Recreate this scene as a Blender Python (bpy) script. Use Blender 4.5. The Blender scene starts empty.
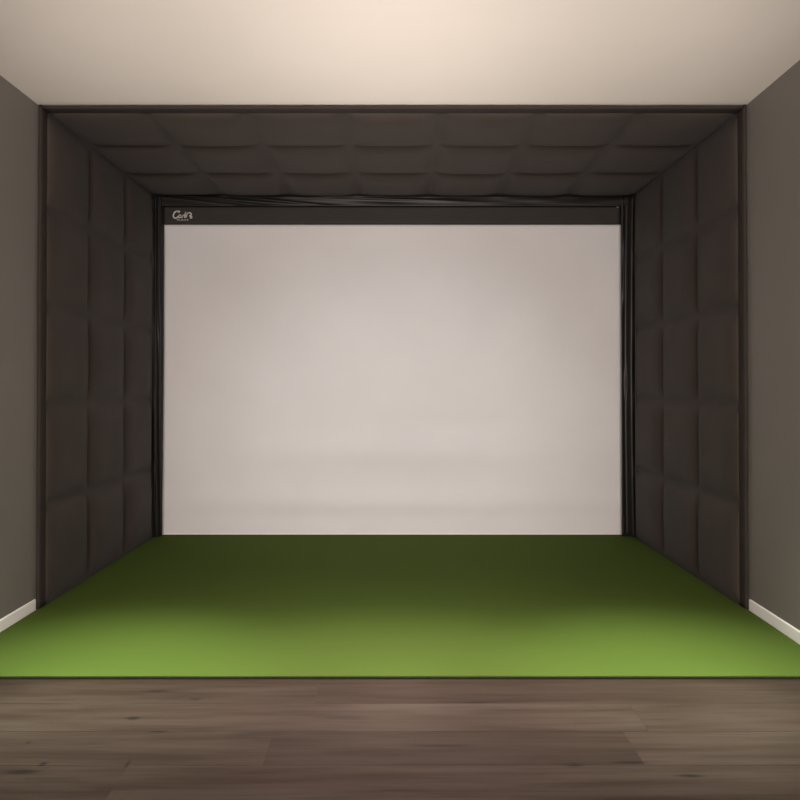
import bpy, bmesh, math, random
from mathutils import Vector, noise
random.seed(7)
S = bpy.context.scene
C = S.collection
S.view_settings.view_transform = 'Standard'
S.view_settings.look = 'None'
S.view_settings.gamma = 1.0
S.view_settings.use_curve_mapping = False
S.view_settings.exposure = 0.0

# ------------------------------------------------------------------ measures
EYE = 1.159                       # lens height above the wood floor
TURF = 0.012                      # pile height of the turf
CEIL = EYE + 1.446
Y_EDGE = 2.533                    # front edge of the turf
Y_F = 3.28                        # front of the padded enclosure
Y_B = 4.77                        # rear edge of the padding
Y_S = 4.905                       # screen
XL, XR = -1.849, 1.807            # side walls at the enclosure front
PAD = 0.021                       # thickness of the padded panels
SPLAY = 0.030                     # the right wall is a little out of square


def px(u, v, Y):                  # where a sight line meets depth Y
    return Vector(((u - 396.5) * Y / 640.0, Y, EYE + (386.0 - v) * Y / 640.0))


# ------------------------------------------------------------------ materials
def lin(c):
    return tuple((x / 12.92 if x <= .04045 else ((x + .055) / 1.055) ** 2.4) for x in c)


class NT:
    def __init__(self, name):
        self.m = bpy.data.materials.new(name)
        self.m.use_nodes = True
        self.t = self.m.node_tree
        self.b = self.t.nodes['Principled BSDF']

    def n(self, typ, **kw):
        d = self.t.nodes.new(typ)
        for k, v in kw.items():
            if k in d.inputs:
                d.inputs[k].default_value = v
            else:
                setattr(d, k, v)
        return d

    def l(self, a, b):
        self.t.links.new(a, b)

    def coords(self, scale=(1, 1, 1)):
        tc = self.n('ShaderNodeTexCoord')
        mp = self.n('ShaderNodeMapping')
        mp.inputs['Scale'].default_value = scale
        self.l(tc.outputs['Object'], mp.inputs['Vector'])
        return mp.outputs['Vector']

    def noise(self, scale, detail=4, rough=.55, mul=(1, 1, 1)):
        nz = self.n('ShaderNodeTexNoise')
        nz.inputs['Scale'].default_value = scale
        nz.inputs['Detail'].default_value = detail
        nz.inputs['Roughness'].default_value = rough
        self.l(self.coords(mul), nz.inputs['Vector'])
        return nz.outputs['Fac']

    def ramp(self, fac, stops):
        r = self.n('ShaderNodeValToRGB')
        e = r.color_ramp.elements
        e[0].position, e[0].color = stops[0][0], (*stops[0][1], 1)
        e[1].position, e[1].color = stops[-1][0], (*stops[-1][1], 1)
        for p, c in stops[1:-1]:
            k = e.new(p)
            k.color = (*c, 1)
        self.l(fac, r.inputs['Fac'])
        return r.outputs['Color']

    def bump(self, fac, strength, dist):
        b = self.n('ShaderNodeBump')
        b.inputs['Strength'].default_value = strength
        b.inputs['Distance'].default_value = dist
        self.l(fac, b.inputs['Height'])
        self.l(b.outputs['Normal'], self.b.inputs['Normal'])


def plain(name, c, rough=.6, spec=.3, var=.06, vscale=3.0, bump=0, bscale=200, bdist=.001, mul=(1, 1, 1), sheen=0):
    k = NT(name)
    a = tuple(x * (1 - var) for x in c)
    b = tuple(min(1, x * (1 + var)) for x in c)
    k.l(k.ramp(k.noise(vscale, mul=mul), [(.3, a), (.7, b)]), k.b.inputs['Base Color'])
    k.b.inputs['Roughness'].default_value = rough
    k.b.inputs['Specular IOR Level'].default_value = spec
    if sheen:
        k.b.inputs['Sheen Weight'].default_value = sheen
        k.b.inputs['Sheen Roughness'].default_value = .5
    if bump:
        k.bump(k.noise(bscale, 3), bump, bdist)
    return k.m


M_WALL = plain('grey_wall_paint', (.184, .170, .156), .55, .25, .03, 2.0, .15, 160, .0008)
M_WALL_REAR = plain('warm_wall_paint', (.42, .39, .36), .7, .2, .03, 2.0)
M_CEIL = plain('ceiling_paint', (.80, .755, .70), .8, .15, .015, 1.5, .1, 120, .0006)
M_BASE = plain('white_trim_paint', (.90, .885, .865), .4, .4, .02, 5)
M_PAD = plain('charcoal_pad_fabric', (.042, .0325, .0280), .75, .2, .10, 4.0, .25, 900, .0006, sheen=.05)
M_HEM = plain('charcoal_hem_fabric', (.034, .0272, .0238), .8, .15, .08, 6.0, .25, 900, .0006)
M_FLAP = plain('black_flap_fabric', (.0085, .0072, .0062), .45, .4, .12, 8.0, .2, 900, .0005, sheen=.05)
M_BAND = plain('dark_header_band', (.034, .029, .0255), .65, .25, .08, 5.0, .2, 700, .0005)
M_SCREEN = plain('white_screen_mesh', (.705, .69, .695), .75, .2, .02, 2.2, .2, 1400, .0004)
M_SHEM = plain('screen_hem_webbing', (.78, .75, .72), .7, .2, .03, 20, .2, 900, .0005)
M_LOGO = plain('white_print', (.62, .60, .57), .6, .3, .05, 40)
M_GROM = plain('steel_grommet', (.55, .54, .52), .3, .5, .05, 30)
M_GROM.node_tree.nodes['Principled BSDF'].inputs['Metallic'].default_value = .9
M_POLE = plain('black_pole_paint', (.015, .014, .013), .35, .5, .08, 10)


def turf_material():
    k = NT('green_turf_fibre')
    fine = k.noise(420, 3, .6)
    col = k.ramp(fine, [(.3, (.059, .093, .0160)), (.7, (.081, .122, .0240))])
    k.l(col, k.b.inputs['Base Color'])
    k.b.inputs['Roughness'].default_value = .9
    k.b.inputs['Specular IOR Level'].default_value = .05
    k.bump(k.noise(260, 4, .7), .5, .004)
    return k.m


M_TURF = turf_material()
M_TURF_EDGE = plain('turf_backing', (.018, .020, .010), .9, .1, .2, 60)


def wood_material():
    k = NT('grey_brown_wood_planks')
    at = k.n('ShaderNodeAttribute', attribute_name='tone')
    tc = k.n('ShaderNodeTexCoord')
    # every plank samples its own stretch of grain
    sh = k.n('ShaderNodeVectorMath', operation='MULTIPLY_ADD')
    k.l(at.outputs['Color'], sh.inputs[0])
    sh.inputs[1].default_value = (13.0, 7.0, 5.0)
    k.l(tc.outputs['Object'], sh.inputs[2])

    def grain(scale, detail, mul, dist=0.0):
        mp = k.n('ShaderNodeMapping')
        mp.inputs['Scale'].default_value = mul
        k.l(sh.outputs[0], mp.inputs['Vector'])
        nz = k.n('ShaderNodeTexNoise')
        nz.inputs['Scale'].default_value = scale
        nz.inputs['Detail'].default_value = detail
        nz.inputs['Roughness'].default_value = .6
        nz.inputs['Distortion'].default_value = dist
        k.l(mp.outputs[0], nz.inputs['Vector'])
        return nz.outputs['Fac']

    g1 = grain(2.2, 5, (.55, 8, 1), .4)
    g2 = grain(9, 6, (.35, 12, 1))
    base = k.ramp(g1, [(.34, (.029, .0166, .0112)), (.5, (.042, .0276, .0200)), (.66, (.0515, .0365, .0280))])
    fine = k.ramp(g2, [(.36, (.62, .58, .55)), (.48, (.95, .94, .93)), (.66, (1.0, 1.0, 1.0))])
    mx = k.n('ShaderNodeMix', data_type='RGBA', blend_type='MULTIPLY')
    mx.inputs['Factor'].default_value = .75
    k.l(base, mx.inputs['A'])
    k.l(fine, mx.inputs['B'])
    tone = k.ramp(at.outputs['Fac'], [(0, (.68, .62, .575)), (1, (1.22, 1.25, 1.27))])
    m2 = k.n('ShaderNodeMix', data_type='RGBA', blend_type='MULTIPLY')
    m2.inputs['Factor'].default_value = 1.0
    k.l(mx.outputs['Result'], m2.inputs['A'])
    k.l(tone, m2.inputs['B'])
    cur = m2.outputs['Result']
    # knots and dark streaks of the boards
    for (u, v, rx, ry, s) in KNOTS:
        s = min(.88, s + .2)
        Y = 640 * EYE / (v - 386.0)
        X = (u - 396.5) * Y / 640
        sub = k.n('ShaderNodeVectorMath', operation='SUBTRACT')
        k.l(tc.outputs['Object'], sub.inputs[0])
        sub.inputs[1].default_value = (X, Y, 0)
        mul = k.n('ShaderNodeVectorMath', operation='MULTIPLY')
        k.l(sub.outputs[0], mul.inputs[0])
        mul.inputs[1].default_value = (1 / rx, 1 / ry, 0)
        ln = k.n('ShaderNodeVectorMath', operation='LENGTH')
        k.l(mul.outputs[0], ln.inputs[0])
        wob = k.n('ShaderNodeMath', operation='MULTIPLY_ADD')
        k.l(g2, wob.inputs[0])
        wob.inputs[1].default_value = 1.6
        k.l(ln.outputs['Value'], wob.inputs[2])
        dark = k.ramp(wob.outputs[0], [(.0, (1 - s,) * 3), (.45, (1 - s * .8,) * 3), (1.0, (1, 1, 1))])
        # ramp input is shifted so a knot fades at about its own radius
        wob.use_clamp = False
        div = k.n('ShaderNodeMath', operation='MULTIPLY_ADD')
        k.l(wob.outputs[0], div.inputs[0])
        div.inputs[1].default_value = .6
        div.inputs[2].default_value = -.35
        for lk in list(k.t.links):
            if lk.to_node.type == 'VALTORGB' and lk.from_socket == wob.outputs[0]:
                k.t.links.new(div.outputs[0], lk.to_socket)
        m = k.n('ShaderNodeMix', data_type='RGBA', blend_type='MULTIPLY')
        m.inputs['Factor'].default_value = 1.0
        k.l(cur, m.inputs['A'])
        k.l(dark, m.inputs['B'])
        cur = m.outputs['Result']
    k.l(cur, k.b.inputs['Base Color'])
    k.b.inputs['Roughness'].default_value = .62
    k.b.inputs['Specular IOR Level'].default_value = .2
    k.bump(g2, .12, .002)
    return k.m


KNOTS = [(158, 691, .045, .010, .45), (196, 699, .018, .006, .6), (134, 718, .020, .011, .62),
         (160, 731, .030, .006, .5), (258, 733, .085, .012, .32), (45, 763, .012, .012, .7),
         (22, 771, .055, .010, .68), (129, 763, .006, .022, .5), (30, 742, .008, .008, .55),
         (574, 764, .028, .009, .5), (628, 762, .050, .007, .55), (689, 775, .036, .009, .62),
         (475, 702, .03, .008, .3), (345, 717, .10, .008, .28), (440, 745, .10, .008, .25)]
M_WOOD = wood_material()


# ------------------------------------------------------------------ mesh helpers
def link(name, bm, mats, parent=None, smooth=False, kind=None, label=None):
    me = bpy.data.meshes.new(name)
    bmesh.ops.recalc_face_normals(bm, faces=bm.faces[:])
    bm.to_mesh(me)
    bm.free()
    for m in (mats if isinstance(mats, (list, tuple)) else [mats]):
        me.materials.append(m)
    if smooth:
        for p in me.polygons:
            p.use_smooth = True
    o = bpy.data.objects.new(name, me)
    C.objects.link(o)
    if parent:
        o.parent = parent
        o.location = -(parent.location)
    if kind:
        o['kind'] = kind
    if label:
        o['label'] = label
    return o


def thing(name, loc, label, cat):
    o = bpy.data.objects.new(name, None)
    o.empty_display_size = .2
    C.objects.link(o)
    o.location = loc
    o['label'] = label
    o['category'] = cat
    return o


def add_box(bm, lo, hi, bev=0, mi=0):
    r = bmesh.ops.create_cube(bm, size=1)
    for v in r['verts']:
        for i in range(3):
            v.co[i] = lo[i] if v.co[i] < 0 else hi[i]
    fs = {f for v in r['verts'] for f in v.link_faces}
    for f in fs:
        f.material_index = mi
    if bev:
        es = list({e for v in r['verts'] for e in v.link_edges})
        bmesh.ops.bevel(bm, geom=es, offset=bev, segments=2, affect='EDGES', profile=.5)


def add_quadprism(bm, pts, z0, z1):          # pts: plan outline
    lo = [bm.verts.new((x, y, z0)) for x, y in pts]
    hi = [bm.verts.new((x, y, z1)) for x, y in pts]
    bm.faces.new(lo[::-1])
    bm.faces.new(hi)
    n = len(pts)
    for i in range(n):
        bm.faces.new((lo[i], lo[(i + 1) % n], hi[(i + 1) % n], hi[i]))


def add_tube(bm, pts, r, seg=8, closed=False):
    rings = []
    n = len(pts)
    for i, p in enumerate(pts):
        a = pts[(i - 1) % n] if (closed or i > 0) else p
        b = pts[(i + 1) % n] if (closed or i < n - 1) else p
        d = (b - a).normalized()
        up = Vector((0, 0, 1)) if abs(d.z) < .9 else Vector((0, 1, 0))
        s = d.cross(up).normalized()
        t = s.cross(d).normalized()
        rr = r[i] if isinstance(r, (list, tuple)) else r
        rings.append([bm.verts.new(p + (s * math.cos(2 * math.pi * k / seg) + t * math.sin(2 * math.pi * k / seg)) * rr)
                      for k in range(seg)])
    for i in range(n if closed else n - 1):
        A, B = rings[i], rings[(i + 1) % n]
        for k in range(seg):
            bm.faces.new((A[k], A[(k + 1) % seg], B[(k + 1) % seg], B[k]))
    if not closed:
        bm.faces.new(rings[0][::-1])
        bm.faces.new(rings[-1])


def sheet(nu, nv, f, thick):
    """A cloth of real thickness: f(s,t) gives the front point, thick the offset to the back."""
    bm = bmesh.new()
    F = [[bm.verts.new(f(i / nu, j / nv)) for j in range(nv + 1)] for i in range(nu + 1)]
    B = [[bm.verts.new(F[i][j].co + thick) for j in range(nv + 1)] for i in range(nu + 1)]
    for i in range(nu):
        for j in range(nv):
            bm.faces.new((F[i][j], F[i + 1][j], F[i + 1][j + 1], F[i][j + 1]))
            bm.faces.new((B[i][j], B[i][j + 1], B[i + 1][j + 1], B[i + 1][j]))
    for i in range(nu):
        bm.faces.new((F[i][0], B[i][0], B[i + 1][0], F[i + 1][0]))
        bm.faces.new((F[i][nv], F[i + 1][nv], B[i + 1][nv], B[i][nv]))
    for j in range(nv):
        bm.faces.new((F[0][j], F[0][j + 1], B[0][j + 1], B[0][j]))
        bm.faces.new((F[nu][j], B[nu][j], B[nu][j + 1], F[nu][j + 1]))
    return bm


# ------------------------------------------------------------------ the room
Y0, Y1 = -2.6, 5.22                            # rear wall and far wall
WT = .12


def xr(y):
    return XR + SPLAY * (y - Y_F) if y < Y_F else XR


# plank floor: one mesh, each board its own tone
bm = bmesh.new()
tone_l = bm.faces.layers.float_color.new('tone')
W = .19
JOINTS = {1: [-.30], 0: [.845], -1: [-.41, .757], -2: [-.815], -3: [-.2, 1.5]}
TONES = {1: [.22, .36, .3], 0: [.52, .42, .6], -1: [.36, .46, .26], -2: [.14, .06, .0], -3: [.1, .2, .1]}  # board tones by row; nearest row darkened, light falloff painted into the wood
row0 = 2.15                                    # a seam between two boards
k0 = int(math.floor((Y0 - row0) / W))
for k in range(k0, int(math.ceil((Y1 - row0) / W))):
    ya, yb = max(Y0, row0 + k * W), min(Y1, row0 + (k + 1) * W)
    if yb - ya < .01:
        continue
    cuts = JOINTS.get(k)
    if cuts is None:
        o = random.uniform(-1.9, -.9)
        cuts = [o, o + 1.5]
    xs = [XL] + sorted(cuts) + [XR + .0]
    for i, (a, b) in enumerate(zip(xs[:-1], xs[1:])):
        if b - a < .05:
            continue
        g = .0005
        vs = [bm.verts.new(p) for p in ((a + g * .4, ya + g, 0), (b - g * .4, ya + g, 0), (b - g * .4, yb - g, 0), (a + g * .4, yb - g, 0))]
        f = bm.faces.new(vs)
        t = TONES[k][i % 3] if k in TONES else .25 + .5 * random.random()
        f[tone_l] = (t, random.random(), random.random(), 1)
        r = bmesh.ops.extrude_face_region(bm, geom=[f])
        for e in r['geom']:
            if isinstance(e, bmesh.types.BMVert):
                e.co.z = -.012
add_box(bm, (XL - WT, Y0 - WT, -.10), (XR + WT, Y1 + WT, -.006))
floor = link('floor', bm, M_WOOD, kind='structure')

bm = bmesh.new()
add_box(bm, (XL - WT, Y0 - WT, CEIL), (XR + WT, Y1 + WT, CEIL + .12))
link('ceiling', bm, M_CEIL, kind='structure')
bm = bmesh.new()
add_box(bm, (XL - WT, Y0, -.006), (XL, Y1, CEIL))
link('wall_left', bm, M_WALL, kind='structure')
bm = bmesh.new()
add_quadprism(bm, [(xr(Y0), Y0), (XR + WT, Y0), (XR + WT, Y1), (XR, Y1), (XR, Y_F)], -.006, CEIL)
link('wall_right', bm, M_WALL, kind='structure')
bm = bmesh.new()
add_box(bm, (XL - WT, Y1, -.006), (XR + WT, Y1 + WT, CEIL))
link('wall_back', bm, M_WALL, kind='structure')
bm = bmesh.new()
add_box(bm, (XL - WT, Y0 - WT, -.006), (XR + WT, Y0, CEIL))
link('wall_front', bm, M_WALL_REAR, kind='structure')

# baseboards, with a small rounded top edge
BH, BT = .066, .0065


def baseboard(name, x0, x1, side):
    bm = bmesh.new()
    prof = [(0, 0), (BT, 0), (BT, BH - .006), (BT - .003, BH - .0015), (BT - .006, BH), (0, BH)]
    A = [bm.verts.new((x0 + side * d, Y0, z)) for d, z in prof]
    B = [bm.verts.new((x1 + side * d, Y_F - .001, z)) for d, z in prof]
    n = len(prof)
    for i in range(n):
        bm.faces.new((A[i], A[(i + 1) % n], B[(i + 1) % n], B[i]))
    bm.faces.new(A[::-1])
    bm.faces.new(B)
    link(name, bm, M_BASE, kind='structure')


baseboard('baseboard_left', XL, XL, 1)
baseboard('baseboard_right', xr(Y0), XR, -1)

# ------------------------------------------------------------------ turf
turf = thing('artificial_turf', (0, Y_EDGE, 0), 'large green artificial turf mat covering the floor from the wood planks back to the screen', 'turf')
bm = bmesh.new()
NX, NY = 60, 44
xa, ya, yb = XL + .012, Y_EDGE, Y1 - .02


def tz(s, t):
    x = xa + s * (xr(ya + t * (yb - ya)) - .012 - xa)
    y = ya + t * (yb - ya)
    return Vector((x, y, TURF + .0012 * noise.noise(Vector((x * 3, y * 3, 0)))))


bm = sheet(NX, NY, tz, Vector((0, 0, -.009)))
link('turf_pile', bm, M_TURF, turf, smooth=False)
bm = bmesh.new()
add_box(bm, (XL + .011, Y_EDGE - .004, .0005), (xr(Y_EDGE) - .012, Y_EDGE + .02, TURF - .003), .001)
link('edge_binding', bm, M_TURF_EDGE, turf, label='dark binding along the front edge')

# ------------------------------------------------------------------ padded enclosure
enc = thing('golf_enclosure', (0, Y_F, TURF), 'charcoal quilted padded enclosure lining both sides and the top around the white screen', 'enclosure')


GAP = .030                        # flat stitched strip between two pads


def pillow(t, n=5.0, g0=None):
    g0 = GAP if g0 is None else g0
    t = min(1.0, max(0.0, (t - g0) / (1 - g0 - GAP)))
    return max(0.0, 1 - abs(2 * t - 1) ** n)


def quilt(origin, U, V, N, us, vs, bulge, back, seed, front):
    """Stitched foam panel: us, vs are the seam positions along U and V; N points into the bay."""
    rnd = random.Random(seed)
    R = 18
    gu, gv = [], []
    for a, b, lst in [(us[i], us[i + 1], gu) for i in range(len(us) - 1)] + [(vs[i], vs[i + 1], gv) for i in range(len(vs) - 1)]:
        for k in range(R):
            t = k / R
            t = .5 - .5 * math.cos(math.pi * t) if True else t        # finer beside the seams
            t = .45 * (k / R) + .55 * t
            lst.append((a + (b - a) * t, t, None))
    gu = [(p, t, i // R) for i, (p, t, _) in enumerate(gu)] + [(us[-1], 1.0, len(us) - 2)]
    gv = [(p, t, i // R) for i, (p, t, _) in enumerate(gv)] + [(vs[-1], 1.0, len(vs) - 2)]
    amp = {(i, j): (rnd.uniform(.85, 1.15), rnd.uniform(-.12, .12), rnd.uniform(-.12, .12))
           for i in range(len(us)) for j in range(len(vs))}
    bm = bmesh.new()
    G = []
    for p, s, i in gu:
        col = []
        for q, t, j in gv:
            a, tu, tv = amp[(i, j)]
            h = a * bulge * pillow(s, g0=0 if (front == 'u' and i == 0) else None) ** .75 * pillow(t, g0=0 if (front == 'v' and j == 0) else None) ** .75 * (1 + tu * (s - .5) + tv * (t - .5))
            P = origin + U * p + V * q
            e = pillow(s, 3) * pillow(t, 3)
            h += .0035 * noise.noise(P * 5.0) * e + .0018 * noise.noise(P * 14.0) * e
            # seams wander a little where the cloth is pulled
            w = .006 * noise.noise(P * 3.1 + Vector((seed, 0, 0)))
            inner_u = 0 < p - us[0] and p < us[-1]
            inner_v = 0 < q - vs[0] and q < vs[-1]
            P = P + N * h
            if inner_u:
                P = P + U * w
            if inner_v:
                P = P + V * (.006 * noise.noise(P * 2.7 + Vector((0, seed, 4))))
            col.append(bm.verts.new(P))
        G.append(col)
    n, m = len(gu), len(gv)
    for i in range(n - 1):
        for j in range(m - 1):
            bm.faces.new((G[i][j], G[i + 1][j], G[i + 1][j + 1], G[i][j + 1]))
    # back and rim
    rim = [G[i][0] for i in range(n)] + [G[n - 1][j] for j in range(1, m)] + \
          [G[i][m - 1] for i in range(n - 2, -1, -1)] + [G[0][j] for j in range(m - 2, 0, -1)]
    bk = []
    for v in rim:
        bk.append(bm.verts.new(v.co - N * back))
    L = len(rim)
    for i in range(L):
        bm.faces.new((rim[i], bk[i], bk[(i + 1) % L], rim[(i + 1) % L]))
    bm.faces.new(bk[::-1])
    return bm


def soft_bar(a, b, w, d, dirw, dird, seed, n=80):
    """Cloth sleeve between a and b: w wide along dirw, d deep along dird, slightly lumpy."""
    bm = bmesh.new()
    rings = []
    prof = []
    for k in range(16):
        an = 2 * math.pi * k / 16
        c, s = math.cos(an), math.sin(an)
        prof.append((math.copysign(abs(c) ** .55, c), math.copysign(abs(s) ** .55, s)))
    for i in range(n + 1):
        t = i / n
        P = a.lerp(b, t)
        k = 1 + .10 * noise.noise(Vector((t * 14, seed, 0)))
        rings.append([bm.verts.new(P + dirw * (w / 2 * (1 + c * min(1, k))) + dird * (d / 2 * (1 + s * min(1, k)))) for c, s in prof])
    for i in range(n):
        for k in range(16):
            bm.faces.new((rings[i][k], rings[i][(k + 1) % 16], rings[i + 1][(k + 1) % 16], rings[i + 1][k]))
    bm.faces.new(rings[0][::-1])
    bm.faces.new(rings[-1])
    return bm


X_, Y_, Z_ = Vector((1, 0, 0)), Vector((0, 1, 0)), Vector((0, 0, 1))
HEM = .056                        # flat border along the front edge
ys = [Y_F + HEM, 3.79, 4.285, Y_B]
zs = [TURF + .002 + (CEIL - TURF - .006) * k / 5 for k in range(6)]
zs[-1] = CEIL - PAD - .001
xs = [XL + PAD + (XR - XL - 2 * PAD) * k / 7 for k in range(8)]
BUL = .034

pl = link('side_panel', quilt(Vector((XL + PAD, 0, 0)), Y_, Z_, X_, ys, zs, BUL, PAD - .003, 1, 'u'), M_PAD, enc, True, label='left quilted side panel')
pr = link('side_panel', quilt(Vector((XR - PAD, 0, 0)), Y_, Z_, -X_, ys, zs, BUL, PAD - .003, 2, 'u'), M_PAD, enc, True, label='right quilted side panel')
pt = link('top_panel', quilt(Vector((0, 0, CEIL - PAD)), X_, Y_, -Z_, xs, ys, BUL, PAD - .003, 3, 'v'), M_PAD, enc, True, label='quilted panel under the ceiling')


def child(name, bm, mat, par, label=None, smooth=True):
    o = link(name, bm, mat, None, smooth, label=label)
    o.parent = par
    return o


child('front_hem', soft_bar(Vector((XL + .002, Y_F, TURF + .002)), Vector((XL + .002, Y_F, CEIL - .003)), PAD + .001, HEM + .012, X_, Y_, 1.5), M_HEM, pl)
child('front_hem', soft_bar(Vector((XR - .002, Y_F, TURF + .002)), Vector((XR - .002, Y_F, CEIL - .003)), PAD + .001, HEM + .012, -X_, Y_, 4.5), M_HEM, pr)
child('front_hem', soft_bar(Vector((XL + PAD, Y_F, CEIL - .003)), Vector((XR - PAD, Y_F, CEIL - .003)), PAD + .001, HEM + .012, -Z_, Y_, 8.5), M_HEM, pt)


# loose black cloth closing the gap between the padding and the screen
def left_flap(s, t):                          # s across, t upwards
    x = (XL + .006) + s * .072
    z = TURF + .003 + t * (CEIL - .02 - TURF)
    ph = 3.1 * s * 2 + 1.6 * t
    d = .013 * math.sin(ph * 2.2 + 1.2 * math.sin(3 * t)) * (1 - .5 * t)
    d += .010 * math.exp(-((s - (.25 + .55 * t)) / .12) ** 2)
    d += .006 * noise.noise(Vector((x * 9, z * 1.3, 2)))
    return Vector((x, Y_B + .055 + .03 * s - d, z))


def right_flap(s, t):
    x = px(620.3, 0, Y_S - .03).x + s * (XR - .006 - px(620.3, 0, Y_S - .03).x)
    z = TURF + .003 + t * (CEIL - .02 - TURF)
    d = .010 * math.sin(8.5 * s + 2.0 * math.sin(2.2 * t + .5))
    d += .016 * math.exp(-((s - (.12 + .9 * abs(t - .74))) / .07) ** 2) * math.exp(-((t - .78) / .09) ** 2)
    d += .010 * math.exp(-((s - .3) / .08) ** 2) * math.exp(-((t - .45) / .04) ** 2)
    d += .006 * noise.noise(Vector((x * 9, z * 1.5, 7)))
    return Vector((x, Y_B + .085 - .03 * s - d, z))


def top_flap(s, t):                           # t from the ceiling downwards
    x = XL + .01 + s * (XR - XL - .02)
    z = CEIL - .004 - t * (.083 + .003 * noise.noise(Vector((s * 6, 0, 3))))
    # two long creases run down from the left corner
    d = .034 * math.exp(-((t - .05 - 4.9 * (s - .03)) / .10) ** 2) * math.exp(-((s - .12) / .11) ** 2)
    d += .028 * math.exp(-((t - 3.4 * (s - .085)) / .10) ** 2) * math.exp(-((s - .19) / .12) ** 2)
    d += .012 * math.exp(-((t - 1.4 * (s - .22)) / .12) ** 2) * math.exp(-((s - .42) / .18) ** 2)
    d += .004 * noise.noise(Vector((s * 9, t * 2, 9)))
    return Vector((x, Y_B + .004 + .071 * min(1.0, t * 6) - d * min(1.0, t * 4), z))


link('side_flap', sheet(26, 90, left_flap, Y_ * .003), M_FLAP, enc, True, label='narrow black cloth strip left of the screen')
link('side_flap', sheet(26, 90, right_flap, Y_ * .003), M_FLAP, enc, True, label='narrow black cloth strip right of the screen')
link('top_flap', sheet(160, 16, top_flap, Y_ * .003), M_FLAP, enc, True, label='creased black cloth strip above the screen')
# rear frame tubes the padding and the screen are tied to
for x in (XL + .030, XR - .030):
    bm = bmesh.new()
    add_tube(bm, [Vector((x, Y_S + .10, TURF + .003)), Vector((x, Y_S + .10, CEIL - .06))], .021, 16)
    link('frame_pole', bm, M_POLE, enc, True)
bm = bmesh.new()
add_tube(bm, [Vector((XL + .01, Y_S + .10, CEIL - .035)), Vector((XR - .01, Y_S + .10, CEIL - .035))], .021, 16)
link('frame_crossbar', bm, M_POLE, enc, True)

# ------------------------------------------------------------------ impact screen
scr = thing('impact_screen', (0, Y_S, TURF), 'large blank white impact screen hanging at the back of the padded bay', 'screen')
sx0, sx1 = px(159, 0, Y_S).x, px(624, 0, Y_S).x
z_bot = TURF + .004
z_band = px(0, 225.4, Y_S).z
z_top = px(0, 206.2, Y_S).z


def screen(s, t):
    x = sx0 + s * (sx1 - sx0)
    z = z_bot + t * (z_band - z_bot)
    v = 386 - (z - EYE) * 640 / Y_S             # height on the cloth in sight-line units
    u = 396.5 + x * 640 / Y_S
    g = math.exp(-((u - 410) / 130) ** 2)
    d = .026 * math.exp(-((v - 452) / 15) ** 2) * g
    d += .022 * math.exp(-((v - 503) / 12) ** 2) * (.35 + .65 * math.exp(-((u - 380) / 170) ** 2))
    d -= .012 * math.exp(-((v - 425) / 10) ** 2) * math.exp(-((u - 450) / 70) ** 2)
    d += .018 * math.sin(math.pi * s) * math.sin(math.pi * t)          # billow
    d += .006 * noise.noise(Vector((x * 1.1, z * 1.6, 5)))
    edge = min(1, t * 14) * min(1, (1 - t) * 14)
    return Vector((x, Y_S + (.012 - d) * edge, z))


cloth = link('screen_cloth', sheet(120, 110, screen, Y_ * .003), M_SCREEN, scr, True)


def kid(name, bm, mat, par, smooth=False, label=None):
    o = link(name, bm, mat, None, smooth, label=label)
    o.parent = par
    return o


bm = bmesh.new()
add_box(bm, (sx0, Y_S - .004, z_bot - .001), (sx1, Y_S - .001, z_bot + .014), .001)
kid('bottom_hem', bm, M_SHEM, cloth)

NB = 120


def band(s, t):
    x = px(160, 0, Y_S).x + s * (px(620.6, 0, Y_S).x - px(160, 0, Y_S).x)
    z = z_band - .001 + t * (z_top - z_band + .0025 * noise.noise(Vector((s * 12, 0, 1))))
    return Vector((x, Y_S - .008 + .0015 * noise.noise(Vector((s * 20, t, 3))), z))


bandm = link('header_band', sheet(NB, 6, band, Y_ * .006), M_BAND, scr, True, label='dark band across the top of the screen')

# printed wordmark on the band: brush script over a line of small capitals
YL = Y_S - .0105


def lp(a, b):                                  # coordinates of the print, 1/16 of a sight-line pixel
    p = px(162 + ((a - 170) * .965 + 166) / 16.0, 200 + (b + 9) / 16.0, YL)
    return Vector((p.x, YL, p.z))


def smoothline(pts, n=10):
    out = []
    for i in range(len(pts) - 1):
        p0 = pts[max(0, i - 1)]; p1 = pts[i]; p2 = pts[i + 1]; p3 = pts[min(len(pts) - 1, i + 2)]
        for k in range(n):
            t = k / n
            out.append(tuple(.5 * (2 * p1[j] + (p2[j] - p0[j]) * t + (2 * p0[j] - 5 * p1[j] + 4 * p2[j] - p3[j]) * t * t
                                   + (3 * p1[j] - p0[j] - 3 * p2[j] + p3[j]) * t ** 3) for j in range(2)))
    out.append(pts[-1])
    return out


bm = bmesh.new()


def stroke(pts, w):
    pl_ = [lp(*p) for p in smoothline(pts)]
    prev = None
    for i, p in enumerate(pl_):
        d = (pl_[min(i + 1, len(pl_) - 1)] - pl_[max(i - 1, 0)])
        d.normalize()
        nrm = Vector((-d.z, 0, d.x)) * (w / 16.0 * YL / 640 / 2)
        ring = [bm.verts.new(p + nrm), bm.verts.new(p - nrm), bm.verts.new(p - nrm + Y_ * .002), bm.verts.new(p + nrm + Y_ * .002)]
        if prev:
            for k in range(4):
                bm.faces.new((prev[k], prev[(k + 1) % 4], ring[(k + 1) % 4], ring[k]))
        else:
            bm.faces.new(ring[::-1])
        prev = ring
    bm.faces.new(prev)


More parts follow.
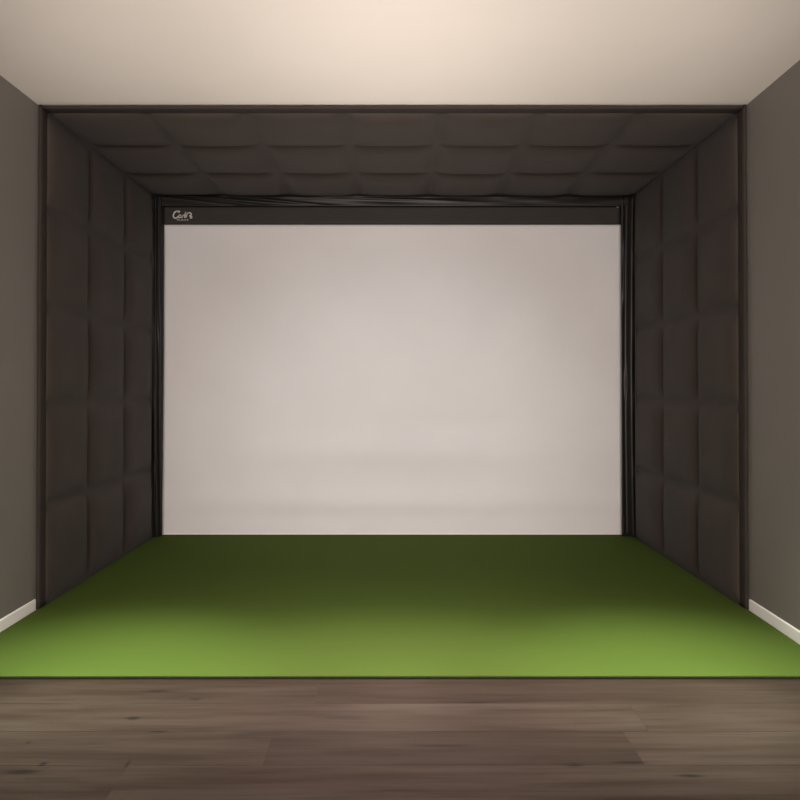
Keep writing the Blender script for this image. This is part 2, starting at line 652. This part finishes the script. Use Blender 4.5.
stroke([(262, 205), (252, 186), (225, 182), (195, 205), (178, 245), (188, 282), (215, 292), (245, 278), (262, 258)], 19)   # C
stroke([(240, 182), (262, 176), (284, 184), (268, 200), (252, 192)], 13)                                                   # its flag
stroke([(305, 248), (288, 238), (270, 256), (270, 280), (288, 284), (303, 262), (307, 244), (306, 276), (318, 284)], 14)   # a
stroke([(326, 286), (328, 246), (332, 256), (346, 242), (356, 250)], 14)                                                   # r
stroke([(362, 286), (366, 246), (378, 205), (384, 196), (378, 236), (374, 276), (384, 284)], 14)                           # l
stroke([(404, 216), (412, 204), (408, 226)], 12)                                                                            # apostrophe
stroke([(396, 276), (402, 236), (424, 210), (456, 206), (476, 226), (470, 244), (452, 250), (458, 262), (484, 268), (480, 288), (452, 286)], 16)  # s
kid('wordmark', bm, M_LOGO, bandm, label='white script lettering on the dark band')

cu = bpy.data.curves.new('small_capitals', 'FONT')
cu.body = 'PLACE'
cu.align_x = 'CENTER'
cu.size = .030
cu.extrude = .0008
cu.space_character = 1.12
to = bpy.data.objects.new('small_capitals', cu)
C.objects.link(to)
bpy.context.view_layer.update()
me = bpy.data.meshes.new_from_object(to.evaluated_get(bpy.context.evaluated_depsgraph_get()))
bpy.data.objects.remove(to)
me.materials.clear()
me.materials.append(M_LOGO)
base = lp(335, 332)
wid = max(v.co.x for v in me.vertices) - min(v.co.x for v in me.vertices)
hei = max(v.co.y for v in me.vertices) - min(v.co.y for v in me.vertices)
kx = (lp(428, 0).x - lp(243, 0).x) / wid
kz = (lp(0, 305).z - lp(0, 331).z) / hei
for v in me.vertices:
    v.co = Vector((base.x + v.co.x * kx, YL + .001 - v.co.z, base.z + v.co.y * kz))
po = bpy.data.objects.new('small_capitals', me)
C.objects.link(po)
po.parent = bandm

# steel eyelet at the free corner of the band
bm = bmesh.new()
g = px(618.5, 206.5, Y_S - .012)
add_tube(bm, [Vector((g.x + .009 * math.cos(a * math.pi / 8), Y_S - .012, g.z - .004 + .009 * math.sin(a * math.pi / 8))) for a in range(16)], .0035, 8, True)
kid('grommet', bm, M_GROM, bandm, True)

# ------------------------------------------------------------------ light: inferred lamps plus added unseen fills
def spot(name, loc, target, power, angle, blend, radius, col):
    d = bpy.data.lights.new(name, 'SPOT')
    d.energy = power
    d.spot_size = math.radians(angle)
    d.spot_blend = blend
    d.shadow_soft_size = radius
    d.color = col
    o = bpy.data.objects.new(name, d)
    C.objects.link(o)
    o.location = loc
    o.rotation_euler = (Vector(target) - Vector(loc)).to_track_quat('-Z', 'Y').to_euler()
    return o


def area(name, loc, target, power, sx, sy, col, spread=180):
    d = bpy.data.lights.new(name, 'AREA')
    d.shape = 'RECTANGLE'
    d.size, d.size_y = sx, sy
    d.energy = power
    d.color = col
    d.spread = math.radians(spread)
    o = bpy.data.objects.new(name, d)
    C.objects.link(o)
    o.location = loc
    o.rotation_euler = (Vector(target) - Vector(loc)).to_track_quat('-Z', 'Y').to_euler()
    return o


for x, p, c in ((-1.30, 760, (.90, 1, .84)), (-.65, 230, (1, .97, .86)), (0, 470, (1, .91, .92)),
                (.65, 230, (1, .97, .86)), (1.27, 770, (.92, 1, .84))):
    spot('downlight', (x, 2.33, CEIL - .01), (x * .95, 2.47, 0), p, 44, 1, .22, c)  # outer pair makes the turf hot spots; inner ones added to merge the pools
for x, p in ((-.80, 118), (0, 118), (.80, 112)):  # wide fill spots added to soften the falloff across the turf
    spot('turf_fill_spot', (x, 2.33, CEIL - .01), (x * .95, 2.50, 0), p, 66, 1, .22, (1, .93, .82))
spot('projector_lamp', (0, -.3, 2.1), (0, Y_S, .74), 225, 40, 1, .04, (.98, 1, 1))
for x in (-.50, .50):  # unseen fills near the floor, added to brighten the ceiling evenly
    spot('ceiling_fill_spot', (x, 1.3, .27), (x * 1.08, 2.95, CEIL), 148, 62, 1, .15, (1, .88, .82))
area('rear_fill_area', (0, Y0 + .1, 1.5), (0, 4, 1.4), 262, 2.6, 1.6, (1, .88, .82))  # broad soft fill added behind the camera, no fixture there

w = bpy.data.worlds.new('room_world')
w.use_nodes = True
w.node_tree.nodes['Background'].inputs['Color'].default_value = (0, 0, 0, 1)
S.world = w

# ------------------------------------------------------------------ camera
cam = bpy.data.cameras.new('camera')
cam.sensor_width = 36
cam.lens = 640 / 800 * 36
cam.shift_x = (400 - 396.5) / 800
TILT = .0080                                   # the lens points up a touch
cam.shift_y = (386 - 640 * TILT - 401) / 800
co = bpy.data.objects.new('camera', cam)
C.objects.link(co)
co.location = (0, 0, EYE)
co.rotation_euler = (math.radians(90) + TILT, 0, 0)
S.camera = co
